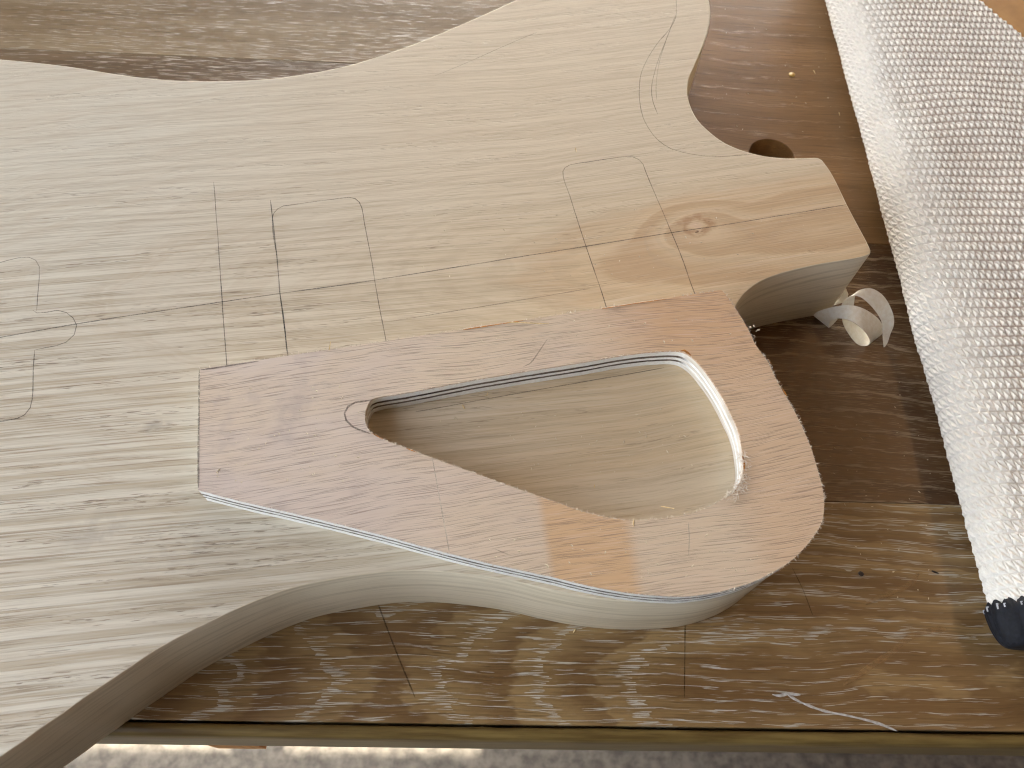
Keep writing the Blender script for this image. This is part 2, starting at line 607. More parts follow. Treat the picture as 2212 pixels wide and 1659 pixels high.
M_body = mat_body()
M_side = mat_body_side()
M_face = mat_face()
M_plyA = mat_ply('ply_long', 1)
M_plyB = mat_ply('ply_cross', 0)
M_graphite = mat_mark('graphite', C(78, 76, 78), 0.72)
M_faint = mat_mark('faint_graphite', C(84, 72, 66), 0.6)
M_paleline = mat_mark('pale_scratch', C(236, 222, 200), 0.75)
M_cut = mat_mark('dark_knife_cut', C(60, 40, 24), 0.6)
M_scuff = mat_mark('tan_scuff', C(176, 136, 88), 0.45, 300.0)
M_filler = mat_simple('white_filler', C(198, 196, 192), C(160, 152, 142), 500.0, 0.7)
M_amber = mat_simple('amber_glue', C(196, 130, 48), C(150, 92, 30), 700.0, 0.4)
M_fibre = mat_simple('torn_fibre', C(232, 224, 208), C(206, 186, 166), 900.0, 0.8)


def const_d(v):
    return lambda g, x: g.add(g.mul(x, 0.0), v)


def saddle(g, x):
    a = g.add(x, 0.033)
    d = g.sub(0.062, g.mul(g.m('SQRT', g.mad(a, a, 0.00008)), 0.26))
    return g.add(g.m('SMOOTH_MAX', d, 0.034, 0.012), 0.0)


T_front = mat_table('oak_front_stave', C(120, 93, 58), C(160, 133, 90), C(208, 206, 194), 0.66, 0.046, saddle, 0.0085, 0.0, banding=0.165, rows=0.9, late_w=0.6,  edge_dark=C(100, 70, 40), white_thr=0.632, dash=(70.0, 3400.0))
T_dark = mat_table('oak_dark_stave', C(76, 52, 30), C(108, 78, 48), C(168, 148, 120), 0.75, -0.3, const_d(0.0), 0.009, 3.3, slope=0.05, white_thr=0.55, dash=(100.0, 3200.0))
T_smooth = mat_table('oak_smooth_stave', C(124, 93, 58), C(148, 114, 76), C(186, 158, 124), 0.4, -0.3, const_d(0.0), 0.012, 7.1, slope=0.04, white_thr=0.66, dash=(110.0, 2200.0))
T_back = mat_table('oak_grey_stave', C(116, 98, 74), C(138, 122, 98), C(192, 184, 170), 0.45, -0.4, const_d(0.0), 0.014, 11.7, white_thr=0.60, dash=(75.0, 1600.0), rough=0.3, banding=0.03)
T_mid = mat_table('oak_mid_stave', C(94, 77, 58), C(120, 101, 78), C(190, 182, 170), 0.5, -0.4, const_d(0.0), 0.011, 15.2, white_thr=0.59, dash=(80.0, 1500.0), rough=0.32, banding=0.03)
M_lip = mat_simple('mossy_lip_wood', C(128, 108, 62), C(92, 72, 38), 30.0, 0.36, (1.0, 14.0, 14.0), 0.15, 5.0)
M_leg = mat_simple('bench_leg_wood', C(196, 140, 80), C(150, 100, 54), 40.0, 0.6, (8, 8, 1))
M_conc = mat_simple('concrete', C(132, 126, 116), C(88, 84, 78), 60.0, 0.9, (1, 1, 1), 0.3, 6.0)
M_light_block = mat_simple('light_block_grey', C(52, 51, 49), C(44, 43, 42), 6.0, 0.9)
M_bounce_wall = mat_simple('warm_bounce_wall', C(124, 98, 70), C(104, 80, 56), 6.0, 0.8, (1, 1, 12))
M_light_screen = mat_simple('pale_light_screen', C(212, 210, 204), C(196, 194, 188), 6.0, 0.6)
g_ = G('added_amber_pane')  # tint of the added pane that warms light from the right
t_ = g_.n.new('ShaderNodeBsdfTransparent')
t_.inputs[0].default_value = (1.0, 0.76, 0.50, 1)
g_.l.new(t_.outputs[0], g_.out.inputs[0])
M_warm_light_pane = g_.mat
M_shade_roof = mat_simple('shade_roof_boards', C(92, 86, 78), C(78, 72, 66), 6.0, 0.8, (1, 10, 1))

# ------------------------------------------------------------------ ground; added unseen light-shaping walls, screen, roof
FLOOR = -0.75
tag(mesh('floor', [(-14, -12, FLOOR), (14, -12, FLOOR), (14, 16, FLOOR), (-14, 16, FLOOR)], [(0, 1, 2, 3)], None, M_conc), kind='structure')
tag(box('wall', 1.55, 1.70, -1.5, 3.0, FLOOR, 1.5, None, M_bounce_wall), kind='structure')  # added out of view to bounce warm light from the right
tag(box('wall', -0.86, 1.547, -1.05, -0.95, FLOOR, 1.5, None, M_light_block), kind='structure')  # added behind the camera to block light from the front
tag(box('light_screen', -1.1, 1.547, 1.60, 1.66, 0.36, 1.5, None, M_light_screen), kind='structure')  # added unseen screen, hides the far sky above the sun's path
LX0, LX1, LY0, LY1 = 0.86, 1.06, -0.1, 1.2
rect = lambda x0, x1, y0, y1: [Vector((x0, y0)), Vector((x1, y0)), Vector((x1, y1)), Vector((x0, y1))]
tag(box('wall', -1.2, -1.103, 0.36, 3.0, FLOOR, 1.5, None, M_light_screen), kind='structure')  # added unseen wall, closes off light from the far left
tag(box('wall', -1.2, -1.103, -1.05, 0.357, FLOOR, -0.02, None, M_light_block), kind='structure')  # added low wall, keeps side light off the floor
shade_roof = tag(slab('shade_roof', rect(-1.1, 1.70, -1.65, 3.0), 1.503, 1.58, holes=[rect(LX0, LX1, LY0, LY1)], mat=M_shade_roof), kind='structure')  # added out of view to keep the sun off the bench top
pane = box('added_light_pane', LX0 + 0.002, LX1 - 0.002, LY0 + 0.002, LY1 - 0.002, 1.55, 1.553, shade_roof, M_warm_light_pane)  # invented amber opening, lets warm sky light in from the right

# ------------------------------------------------------------------ workbench
bench = tag(empty('workbench', (0, 0, FLOOR)), 'old brown oak workbench with white filled grain and a rounded front lip', 'workbench')
BZ = Matrix.Translation((0, 0, -FLOOR))


def bench_part(o):
    o.parent = bench
    o.matrix_parent_inverse = BZ
    return o


YF = 0.0301
GAP = 0.00012
XL, XR = -0.95, 1.10
TK = 0.045


def plank(x0, x1, y0, y1, mt, hole=None):
    pts = [Vector((x0 + GAP, y0 + GAP)), Vector((x1 - GAP, y0 + GAP)), Vector((x1 - GAP, y1 - GAP)), Vector((x0 + GAP, y1 - GAP))]
    return bench_part(slab('plank', pts, -TK, 0.0, holes=[hole] if hole else (), bevel=0.00025, mat=mt))


hc = W(1666, 332)
dog = [Vector((hc.x + 0.0125 * math.cos(a * math.pi / 24), hc.y - 0.0015 + 0.0125 * math.sin(a * math.pi / 24))) for a in range(48)]
plank(XL, XR, YF, 0.1208, T_front)
plank(XL, 0.02, 0.1208, 0.3798, T_mid)
plank(0.02, XR, 0.1208, 0.262, T_dark)
plank(0.02, XR, 0.262, 0.512, T_smooth, dog)
plank(XL, 0.02, 0.3798, 0.512, T_back)
plank(XL, XR, 0.512, 0.80, T_back)
plank(-0.26, XR, 0.80, 1.07, T_mid)
plank(XL, -0.26, 0.80, 1.025, T_mid)  # unseen end cut shorter so sun reaches the floor at left

# rounded front lip, a strip of its own below a dark gap
lv, lf = [], []
prof = [(0.0294, -0.0035), (0.0292, -0.0018), (0.0282, -0.0014), (0.0262, -0.0018), (0.0252, -0.0032), (0.0246, -0.0060), (0.0245, -0.010), (0.0245, -0.040), (0.0252, -0.044), (0.0294, -0.0448)]
nx = 260
for i in range(nx + 1):
    X = XL + (XR - XL) * i / nx
    for k, (yy, zz) in enumerate(prof):
        j = mnoise.noise(Vector((X * 30, k * 2.0, 0))) * 0.0004 + mnoise.noise(Vector((X * 140, k * 3.0, 5))) * 0.00025
        lv.append((X, yy + (j if 0 < k < 7 else 0), zz + (j if 0 < k < 5 else 0)))
q = len(prof)
for i in range(nx):
    for k in range(q):
        k2 = (k + 1) % q
        lf.append((i * q + k, i * q + k2, (i + 1) * q + k2, (i + 1) * q + k))
lf.append(tuple(range(q))[::-1])
lf.append(tuple(nx * q + k for k in range(q)))
lip = bench_part(mesh('front_lip', lv, lf, None, M_lip, True))
for x0, x1, y0, y1 in ((-0.290, -0.228, 0.94, 1.02), (0.98, 1.05, 0.94, 1.02), (0.98, 1.05, 0.10, 0.17), (-0.90, -0.83, 0.10, 0.17), (-0.90, -0.83, 0.94, 1.02)):
    bench_part(box('leg', x0, x1, y0, y1, FLOOR, -TK, None, M_leg, 0.002))
bench_part(box('floor_shade_panel', 0.01, 0.97, 0.95, 0.97, FLOOR + 0.02, -TK, None, M_leg))  # unseen panel added to shade the floor at right
bench_part(box('rail', -0.132, -0.1075, 0.0298, 0.070, -0.140, -0.120, None, M_leg, 0.002))

# marks worn into the bench top
def bline(name, pts, w, mt, taper=True, step=0.003, h=0.0001):
    P2 = spline([W(*q_, 0.0) for q_ in pts], step)
    o = ribbon(name, P2, 0.00003, w, None, mt, h, taper)
    return bench_part(o)


bline('knife_cut', [(815, 1300), (845, 1380), (897, 1508)], 0.0007, M_cut)
bline('knife_cut', [(1480, 1345), (1479, 1430), (1478, 1508)], 0.0006, M_cut)
bline('knife_cut', [(1711, 1226), (1735, 1275), (1755, 1328)], 0.0005, M_cut)
fl = spline([W(*q_, 0.0) for q_ in [(1700, 1500), (1728, 1516), (1775, 1534), (1841, 1548), (1898, 1563), (1938, 1579)]], 0.0012)
bench_part(ribbon('filler_streak', fl, 0.00003, [0.0011 + 0.0006 * mnoise.noise(Vector((i * .3, 0, 0))) for i in range(len(fl))], None, M_filler, 0.0002))
fl = spline([W(*q_, 0.0) for q_ in [(1668, 1500), (1684, 1503), (1700, 1499), (1729, 1501)]], 0.0012)
bench_part(ribbon('filler_streak', fl, 0.00004, [0.0012 + 0.0009 * mnoise.noise(Vector((i * .5, 9, 0))) for i in range(len(fl))], None, M_filler, 0.0002))
bline('scuff', [(1822, 1480), (1880, 1440), (1930, 1405), (1960, 1380), (2000, 1365), (2045, 1357)], 0.0028, M_scuff)
bline('scuff', [(1870, 1305), (1915, 1285), (1960, 1265), (1985, 1240)], 0.0026, M_scuff)

# ------------------------------------------------------------------ guitar body
BODY_M = Matrix.Translation((ORG.x, ORG.y, 0)) @ Matrix.Rotation(TH, 4, 'Z')
BODY_I = BODY_M.inverted()


def localise(o):
    """shift mesh data from bench space into the body's own frame (x along its centre line)"""
    o.data.transform(BODY_I)
    o.matrix_world = BODY_M
    return o


# template outline on its own top plane first: the body's horn follows it
t_top = [(1557.5, 626.5), (432, 797.5)]
t_right_px = [(1563.5, 631), (1588, 666), (1618, 716), (1631, 743), (1661, 786), (1674.7, 816), (1691, 846), (1714.7, 886), (1731, 919.7), (1751, 966), (1764.7, 1009.7), (1774.7, 1046), (1779.7, 1077), (1779.5, 1106), (1775, 1127), (1763.7, 1149), (1741, 1179), (1714.7, 1206), (1681, 1229), (1634.7, 1252.7), (1588, 1269), (1541, 1280), (1494.7, 1286.5), (1474.7, 1287.7), (1420.6, 1286), (1354, 1279), (1270.6, 1264), (1187, 1244), (1104, 1226), (1037, 1211), (970.6, 1194.5), (904, 1176.5), (837, 1158), (770.6, 1141), (733, 1131.5), (610, 1102), (520, 1081.5), (428, 1058)]
t_right = [W(px, py, ZT) for px, py in t_right_px]
t_right_s = spline(t_right, 0.0018)

top_edge = [(0, 127.7), (76.7, 135), (146.7, 143.3), (213, 154), (266.7, 162.3), (326.7, 169.5), (383, 173.7), (466.7, 175), (533, 173.3), (600, 168), (663, 159), (737.3, 145), (780.6, 133.3), (870.6, 104), (937.3, 78), (1004, 49.5), (1070.6, 20), (1114, 0), (1170, -30), (1250, -72), (1340, -104), (1430, -102), (1500, -60), (1531, 0), (1534.5, 22), (1534, 43.3), (1529.7, 66.7), (1521.3, 93), (1511.3, 117), (1499.7, 143.3), (1488.5, 170), (1485.3, 193.3), (1487.3, 213.3), (1494.7, 236.7), (1508, 260), (1531.3, 283.3), (1561.3, 306), (1594.7, 321.7), (1624.7, 331), (1661.3, 338.3), (1704.7, 341.6), (1738, 341.3), (1759, 340.5), (1768, 341.5), (1775.5, 345.5), (1783, 355)]
heel_end = [(1783, 355), (1794.7, 371.7), (1829.7, 441.7), (1848, 476.7), (1871.3, 520), (1878, 534), (1881, 541), (1879.5, 548), (1873, 552)]
cutaway = [(1873, 552), (1862.5, 555.3), (1817.9, 563.5), (1768.3, 571.7), (1718.7, 582.5), (1669, 597), (1639.3, 610), (1617, 626), (1599.7, 644), (1591, 658), (1587, 672), (1589, 692), (1600, 727), (1622, 778), (1650, 834), (1677, 890), (1700, 944)]
waist = [(1030, 1244.5), (984, 1239.3), (937, 1235.3), (897, 1234), (837, 1236), (777, 1243), (737.3, 1249.3), (693, 1257), (633, 1270.5), (573, 1291), (513, 1316), (460, 1341), (393, 1374), (333, 1407.7), (283, 1441), (230, 1476.5), (176.7, 1512), (140, 1539), (86.7, 1575), (53, 1600), (20, 1622.5), (0, 1636.5)]
wz = lambda L_: [W(px, py, ZB) for px, py in L_]
horn_low = [p for p in offset(ccw([*t_right_s, *[W(px, py, ZT) for px, py in reversed(t_top)]]), 0.0006)]
# the horn runs under the rim of the template, then its foot shows on the bench
a0, a1 = W(1745, 952, ZT), W(1728, 1194, ZT)
i0 = min(range(len(t_right_s)), key=lambda i: (t_right_s[i] - a0).length)
i1 = min(range(len(t_right_s)), key=lambda i: (t_right_s[i] - a1).length)
shared = []
for i in range(i0, i1 + 1, 5):
    p, qn = t_right_s[i], t_right_s[min(i + 1, len(t_right_s) - 1)]
    t = (qn - p).normalized()
    shared.append(p + Vector((t.y, -t.x)) * 0.0006)
shared += [W(px, py, 0.0001) for px, py in ((1584.7, 1306), (1541, 1331), (1474.7, 1352), (1404, 1359), (1324, 1359.5), (1237, 1350.5), (1164, 1336), (1090.6, 1319))]
tail = [loc2w(x, y) for x, y in ((-0.405, -0.176), (-0.440, -0.165), (-0.468, -0.130), (-0.480, -0.07), (-0.484, 0.0), (-0.480, 0.06), (-0.462, 0.115), (-0.43, 0.147), (-0.40, 0.159))]
body_pts = spline(wz(top_edge), 0.002)[:-1] + spline(wz(heel_end), 0.0008)[:-1] + spline(wz(cutaway) + shared + wz(waist) + tail + wz(top_edge[:1]), 0.002)[:-1]
body = slab('guitar_body', body_pts, 0.0001, ZB, bevel=0.0004, bot_bevel=0.0004, mat=M_body, side_mat=M_side)
localise(body)
tag(body, 'unfinished pale wood electric guitar body with pencilled pickup outlines lying on the bench', 'guitar body')


def pencil(name, pts, w=0.00062, mt=None, z=ZB, step=0.003, corner=False, parent=None):
    P2 = [W(px, py, z) for px, py in pts]
    P2 = spline(P2, step)
    P2 = [p + Vector((mnoise.noise(Vector((p.x * 90, p.y * 90, 1))), mnoise.noise(Vector((p.x * 90, p.y * 90, 8))))) * 0.00012 for p in P2]
    o = ribbon(name, P2, z, w * 0.75, None, mt or M_graphite, 0.00006)
    o.data.transform(BODY_I)
    o.parent = parent or body
    return o


pencil('centre_line', [(-60, 739), (0, 728.7), (166.7, 699.7), (605, 634), (737, 616), (1134, 553), (1267, 532), (1474.7, 499), (1534.7, 490.5), (1690, 465), (1831, 441.7)], 0.0007)
pencil('pencil_line', [(461.7, 393), (473.3, 553), (490, 788), (491, 800)], 0.00062)
pencil('pencil_line', [(584, 432), (598, 553), (605, 634), (621.7, 766), (623, 778)], 0.0007)
pencil('pencil_line', [(604, 628), (613, 690), (620, 760)], 0.0007)
pencil('pickup_outline', [(598, 553), (588.5, 490), (588, 470), (591.7, 460), (600, 451), (612, 445), (640, 441), (737.3, 428), (754, 425.7), (767, 429), (776, 437), (781.6, 449), (787, 480), (801, 553), (817, 649.7), (834, 737), (836, 748)])
pencil('pickup_outline', [(1312, 672), (1310, 664), (1273, 553), (1254, 496.7), (1230.6, 423), (1217, 383), (1216, 370), (1220.6, 362), (1231, 356), (1270.6, 350), (1335, 340), (1354, 338), (1367, 339), (1380.6, 345), (1389, 355), (1395.6, 373), (1414, 416.7), (1474.7, 561), (1500.7, 634.7), (1504, 642)])
pencil('bridge_outline', [(-40, 575), (0, 567), (40, 557), (62, 555.5), (77, 562), (85, 576), (85, 600), (81.7, 636), (79.3, 672)], 0.00055)
pencil('bridge_outline', [(71, 670), (80, 676), (100, 674.7), (123, 670.5), (143, 675), (158, 687), (165.5, 703), (160, 723), (143, 739), (120, 747), (95, 751.5), (75, 756)], 0.00055)
pencil('bridge_outline', [(75, 756), (71.7, 799.7), (69, 863), (65, 881), (53, 896), (36.7, 904), (0, 910.7), (-40, 915)], 0.0006)
pencil('pencil_line', [(844, 694), (1060, 659), (1274.7, 623.3)], 0.00045, M_faint)
pencil('pencil_line', [(897.3, 889.7), (1100, 853), (1434, 794.7)], 0.00055, M_faint)
pencil('contour_outline', [(1461, -20), (1460.6, 0), (1459, 40), (1447, 62), (1420.6, 93), (1399, 126.7), (1385.6, 156.7), (1381, 193), (1383, 226.7), (1389, 253), (1400.6, 276.7), (1420.6, 301.7), (1450.6, 321.7), (1474.7, 329), (1514.7, 336), (1561.3, 338), (1624.7, 333)], 0.0006, M_faint)
pencil('contour_outline', [(1459, 33), (1444, 73), (1427, 116.7), (1414, 156.7), (1407, 193), (1410.6, 220), (1420.6, 246.7)], 0.0006, M_faint)
pencil('contour_outline', [(1440.6, 82), (1425, 133), (1417, 186.7), (1418, 215)], 0.0004, M_faint)
pencil('pencil_line', [(940, 163), (957, 156.7), (1020.6, 130), (1107, 91.7), (1160, 70)], 0.0005, M_faint)

# ------------------------------------------------------------------ plywood template
TM = R(12.17)
O2 = W(432, 797.5, ZT)
T_M = Matrix.Translation((O2.x, O2.y, ZB + 0.0001)) @ Matrix.Rotation(TM, 4, 'Z')
T_I = T_M.inverted()
tmpl = empty('plywood_template')
tmpl.matrix_world = T_M
tag(tmpl, 'pink faced plywood template with a rounded triangular hole lying on the guitar body', 'template')


def jit(p, k, s=900):
    return p + Vector((mnoise.noise(Vector((p.x * s, p.y * s, k))), mnoise.noise(Vector((p.x * s, p.y * s, k + 31))))) * 0.00013


edge_top = spline([W(428, 1058, ZT), W(430, 930, ZT), W(432, 797.5, ZT)], 0.0018)[:-1] + spline([W(432, 797.5, ZT), W(1000, 711.7, ZT), W(1557.5, 626.5, ZT)], 0.0018)[:-1]
t_out = [W(1557.5, 626.5, ZT)] + t_right_s[:-1] + edge_top
hole_px = [(802, 863), (792, 879), (788, 899.7), (790.6, 918), (801, 935), (837, 952.5), (877, 968), (924, 985.5), (990.6, 1010), (1070.6, 1039), (1137, 1063), (1204, 1086), (1257, 1104.7), (1304, 1116.5), (1337, 1121.5), (1370.6, 1124), (1407, 1122.7), (1440.6, 1118.7), (1466, 1115), (1493.8, 1109), (1521.6, 1099.5), (1545.4, 1088), (1569, 1074), (1585, 1061.5), (1597, 1045), (1604, 1027), (1606, 1005), (1602.5, 966), (1598, 942), (1587.8, 912.5), (1575.7, 888), (1561.8, 860), (1546, 834), (1530.6, 811.8), (1511.5, 787.5), (1494, 770.5), (1476.7, 760.5), (1457.6, 757.5), (1436.8, 757.8), (1387, 761.5), (1337, 768), (1270.6, 780), (1204, 790.5), (1137, 801), (1070.6, 812), (1020.6, 820.5), (970.6, 830), (904, 843), (854, 852), (824, 856.5)]
t_hole = spline([W(px, py, ZT) for px, py in hole_px], 0.0016, True)


def layer(name, z0, z1, mt, k, ins=0.0, side=None):
    o_ = [jit(p, k) for p in offset(ccw(t_out), ins)]
    h_ = list(reversed([jit(p, k + 3) for p in offset(list(reversed(ccw(t_hole))), ins)]))
    o = slab(name, o_, z0, z1, holes=[h_], mat=mt, side_mat=side)
    o.data.transform(T_I @ Matrix.Translation((0, 0, ZB + 0.0001)))
    o.parent = tmpl
    return o


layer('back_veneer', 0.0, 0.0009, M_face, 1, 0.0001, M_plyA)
zz = 0.0009
for i, (hgt, mt, ins) in enumerate(((0.0019, M_plyA, 0.0), (0.0014, M_plyB, 0.0001), (0.0015, M_plyA, 0.0), (0.0015, M_plyB, 0.0001), (0.0029, M_plyA, 0.00005))):
    layer('ply', zz, zz + hgt, mt, 10 + i * 7, ins)
    zz += hgt
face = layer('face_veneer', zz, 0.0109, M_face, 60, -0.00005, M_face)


def tline(name, pts, w, mt, h=0.00008):
    P2 = spline([W(px, py, ZT) for px, py in pts], 0.002)
    o = ribbon(name, P2, 0.01092, w, None, mt, h)
    o.data.transform(T_I @ Matrix.Translation((0, 0, ZB + 0.0001)))
    o.parent = tmpl
    return o


tline('pencil_line', [(804, 864), (785, 867), (768, 869), (752, 878), (744, 893), (748, 908), (762, 922), (801, 937)], 0.0008, M_faint)
tline('pencil_line', [(1182, 733), (1164, 759.7), (1144, 786), (1130.6, 792)], 0.0005, M_graphite)
tline('scratch', [(934, 990), (944, 1045), (955, 1106), (963, 1150), (971, 1196)], 0.0004, M_paleline, 0.00003)
tline('scratch', [(1487, 1130), (1489, 1165), (1487, 1200)], 0.0003, M_paleline, 0.00003)
tline('pencil_line', [(1070, 1186), (1085, 1193), (1098, 1197)], 0.0004, M_faint)
tline('dirty_edge', [(430.5, 800), (429.5, 900), (428.5, 990), (428.5, 1054)], 0.0008, M_faint)
tline('dirty_edge', [(434, 799), (470, 794), (520, 786), (560, 780)], 0.0008, M_faint)
# chips in the face where the amber glue line shows
for pts, w in (([(1470, 758), (1478, 757), (1486, 762), (1493, 768)], 0.0012), ([(1604, 985), (1607, 1000), (1608, 1016)], 0.0010), ([(1689, 838), (1695, 848), (1700, 856)], 0.0008), ([(1660, 776), (1666, 786)], 0.0009), ([(1000, 712.5), (1060, 703), (1130, 692.5)], 0.0006), ([(801, 935), (815, 942), (828, 949)], 0.0006), ([(1300, 667), (1370, 656), (1440, 646)], 0.0005), ([(877, 968), (900, 977)], 0.0006)):
    tline('glue_chip', pts, w, M_amber, 0.00012)

# torn fibres along the cut rims: one mass
fv, ff = [], []


def hair(p, d, L, w, z, lift):
    """bent three-sided sliver"""
    side = Vector((-d.y, d.x))
    b = len(fv)
    bend = random.uniform(-0.6, 0.6)
    for s in (0.0, 0.5, 1.0):
        c = p + d * (L * s) + side * (L * bend * s * s)
        ww = w * (1 - 0.75 * s)
        zc = z + lift * s
        fv.append((c.x + side.x * ww, c.y + side.y * ww, zc))
        fv.append((c.x - side.x * ww, c.y - side.y * ww, zc))
        fv.append((c.x, c.y, zc + ww * 1.2))
    for s in (0, 1):
        for k in range(3):
            k2 = (k + 1) % 3
            ff.append((b + s * 3 + k, b + s * 3 + k2, b + s * 3 + 3 + k2, b + s * 3 + 3 + k))


def hairs(line, n, inward, Lr, dens):
    for _ in range(n):
        i = random.randrange(1, len(line) - 1)
        p = line[i]
        if random.random() > dens(p):
            continue
        t = (line[i + 1] - line[i - 1]).normalized()
        nn = Vector((t.y, -t.x)) * inward
        d = (nn * random.uniform(0.3, 1) + t * random.uniform(-1, 1)).normalized()
        hair(p - nn * 0.0002, d, random.uniform(*Lr), random.uniform(0.00006, 0.00016), 0.0104 + random.uniform(0, 0.0005), random.uniform(-0.0003, 0.0010))


oc = ccw(t_out)
hcw = ccw(t_hole)
hairs(oc, 1700, 1, (0.0004, 0.0015), lambda p: 0.75 if p.x > 0.08 else 0.35)
hairs(hcw, 1000, -1, (0.0003, 0.0014), lambda p: 0.8)
fray_w = [W(px, py, ZT) for px, py in ((1604, 985), (1608, 1010), (1606, 1030), (1600, 1048), (1592, 1058), (1580, 1068))]
for _ in range(170):
    c = random.choice(fray_w) + Vector((random.uniform(-.0015, .0022), random.uniform(-.002, .002)))
    a = random.uniform(0, 6.28)
    hair(c, Vector((math.cos(a), math.sin(a))), random.uniform(0.0008, 0.0022), random.uniform(0.00008, 0.0002), 0.0108, random.uniform(0, 0.0012))
fo = mesh('torn_fibres', fv, ff, None, M_fibre)
fo.data.transform(T_I @ Matrix.Translation((0, 0, ZB + 0.0001)))
fo.parent = tmpl
fo['kind'] = 'stuff'

# ------------------------------------------------------------------ tan sheet under the mat
M_kraft = mat_simple('tan_board', C(186, 142, 84), C(164, 120, 66), 40.0, 0.55, (1, 1, 1), 0.08, 4.0)
sheet = slab('tan_sheet', [Vector((0.272, 0.30)), Vector((0.62, 0.22)), Vector((0.72, 0.66)), Vector((0.262, 0.74))], 0.0002, 0.0016, bevel=0.0003, mat=M_kraft)
tag(sheet, 'plain tan sheet lying on the bench under the far edge of the white mat', 'sheet')

# ------------------------------------------------------------------ folded white mat with a black bound end
def mat_mat():
    g = G('white_ribbed_fabric')
    at = g.n.new('ShaderNodeAttribute')
    at.attribute_name = 'relief'
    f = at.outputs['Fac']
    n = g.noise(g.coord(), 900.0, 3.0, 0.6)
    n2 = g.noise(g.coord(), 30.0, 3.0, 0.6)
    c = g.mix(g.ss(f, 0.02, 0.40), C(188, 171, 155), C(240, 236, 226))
    c = g.mix(g.mul(g.ss(n, 0.45, 0.75), 0.25), c, C(190, 178, 168))
    c = g.mix(g.mul(g.ss(n2, 0.55, 0.75), 0.18), c, C(196, 180, 162))
    return g.bsdf(c, 0.75, g.bump(n, 0.25, 0.0004), 0.3)


M_mat = mat_mat()
M_bind = mat_simple('black_binding', C(8, 10, 15), C(20, 23, 32), 500.0, 0.75, (1, 1, 1), 0.4)
M_thread = mat_simple('pale_thread', C(190, 192, 196), C(150, 150, 152), 900.0, 0.7)
MX0, MTH, NOSE = 0.2012, 0.0235, 0.017
MY0, MY1 = 0.0725, 0.50


def x_right(y):
    return 0.2835 + (0.433 - y) * (0.50 if y > 0.30 else 0.50) if y < 0.5 else 0.25


def mat_profile(s):
    """arc length s along the fold from underneath, round the nose and over the top -> x, z, nx, nz"""
    a, b = NOSE, MTH / 2
    arc = 0.0
    if s < 0.018:                              # underside, coming towards the nose
        return MX0 + a + 0.018 - s, 0.0015, 0, -1
    s -= 0.018
    Ln = math.pi * math.sqrt((a * a + b * b) / 2)
    if s < Ln:
        t = s / Ln * math.pi
        cx_, cz_ = -math.sin(t), -math.cos(t)
        x, z = MX0 + a + a * cx_, 0.0015 + b + b * cz_
        nx_, nz_ = cx_ / a, cz_ / b
        l = math.hypot(nx_, nz_)
        return x, z, nx_ / l, nz_ / l
    s -= Ln
    zz_ = 0.0015 + MTH + 0.0025 * math.sin(min(1, s / 0.05) * math.pi * 0.5) - 0.02 * max(0, s - 0.05)
    return MX0 + a + s, max(zz_, 0.0045), 0.0, 1.0


def knit(u, v):
    """relief 0..1 of the embossed lattice of small three-sided peaks"""
    fu, fv_ = u - math.floor(u), v - math.floor(v)
    if fu + fv_ < 1:                            # tall sharp peak leaning to one corner
        return min(fu / 0.22, fv_ / 0.30, (1 - fu - fv_) / 0.48)
    fu, fv_ = 1 - fu, 1 - fv_                   # low broad facet
    return 0.62 * min(fu / 0.30, fv_ / 0.22, (1 - fu - fv_) / 0.48)


PU, PV = 0.0031, 0.0053
du, dv = PU / 10, PV / 12
smax = 0.018 + math.pi * math.sqrt((NOSE ** 2 + (MTH / 2) ** 2) / 2) + 0.100
ns, nt = int(smax / du), int((MY1 - MY0) / dv)
mv, mf, rel = [], [], []
for j in range(nt + 1):
    y = MY0 + j * dv
    xr = x_right(y)
    ext = xr - (MX0 + NOSE)
    s_end = min(smax, smax - 0.100 + max(0.004, ext))
    for i in range(ns + 1):
        s = i * du
        if s > s_end:
            s = s_end
        x, z, nx_, nz_ = mat_profile(s)
        wob = mnoise.noise(Vector((x * 25, y * 25, 2))) * 0.5
        u = s / PU + wob + 0.32 * y / PV
        v = y / PV + wob * 0.6
        k = knit(u, v)
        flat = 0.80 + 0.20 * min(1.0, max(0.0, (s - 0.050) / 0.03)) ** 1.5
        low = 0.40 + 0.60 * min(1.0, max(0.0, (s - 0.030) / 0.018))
        disp = 0.0017 * k * flat * low + 0.0004 * mnoise.noise(Vector((x * 160, y * 160, z * 160)))
        drop = 0.0
        if s_end - s < 0.006 and s > 0.06:
            drop = (1 - (s_end - s) / 0.006) ** 2 * 0.010
        lump = 0.0010 * mnoise.noise(Vector((y * 22, s * 30, 4)))
        mv.append((x + nx_ * (disp + lump), y, max(0.0004, z + nz_ * (disp + lump) - drop)))
        rel.append(min(1.0, k * 0.8 + 0.30 * (1 - (flat - 0.80) / 0.20) ** 1.3))  # second term whitens the fold's nose, side light put into the colour
row = ns + 1
for j in range(nt):
    for i in range(ns):
        mf.append((j * row + i, (j + 1) * row + i, (j + 1) * row + i + 1, j * row + i + 1))
wmat = empty('folded_mat', (0.25, 0.25, 0))
tag(wmat, 'white textured padded mat, folded over, with a black bound end', 'mat')
MI = Matrix.Translation((-0.25, -0.25, 0))
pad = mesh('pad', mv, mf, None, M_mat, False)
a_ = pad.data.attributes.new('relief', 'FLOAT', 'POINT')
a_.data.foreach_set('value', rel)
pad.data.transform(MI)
pad.parent = wmat
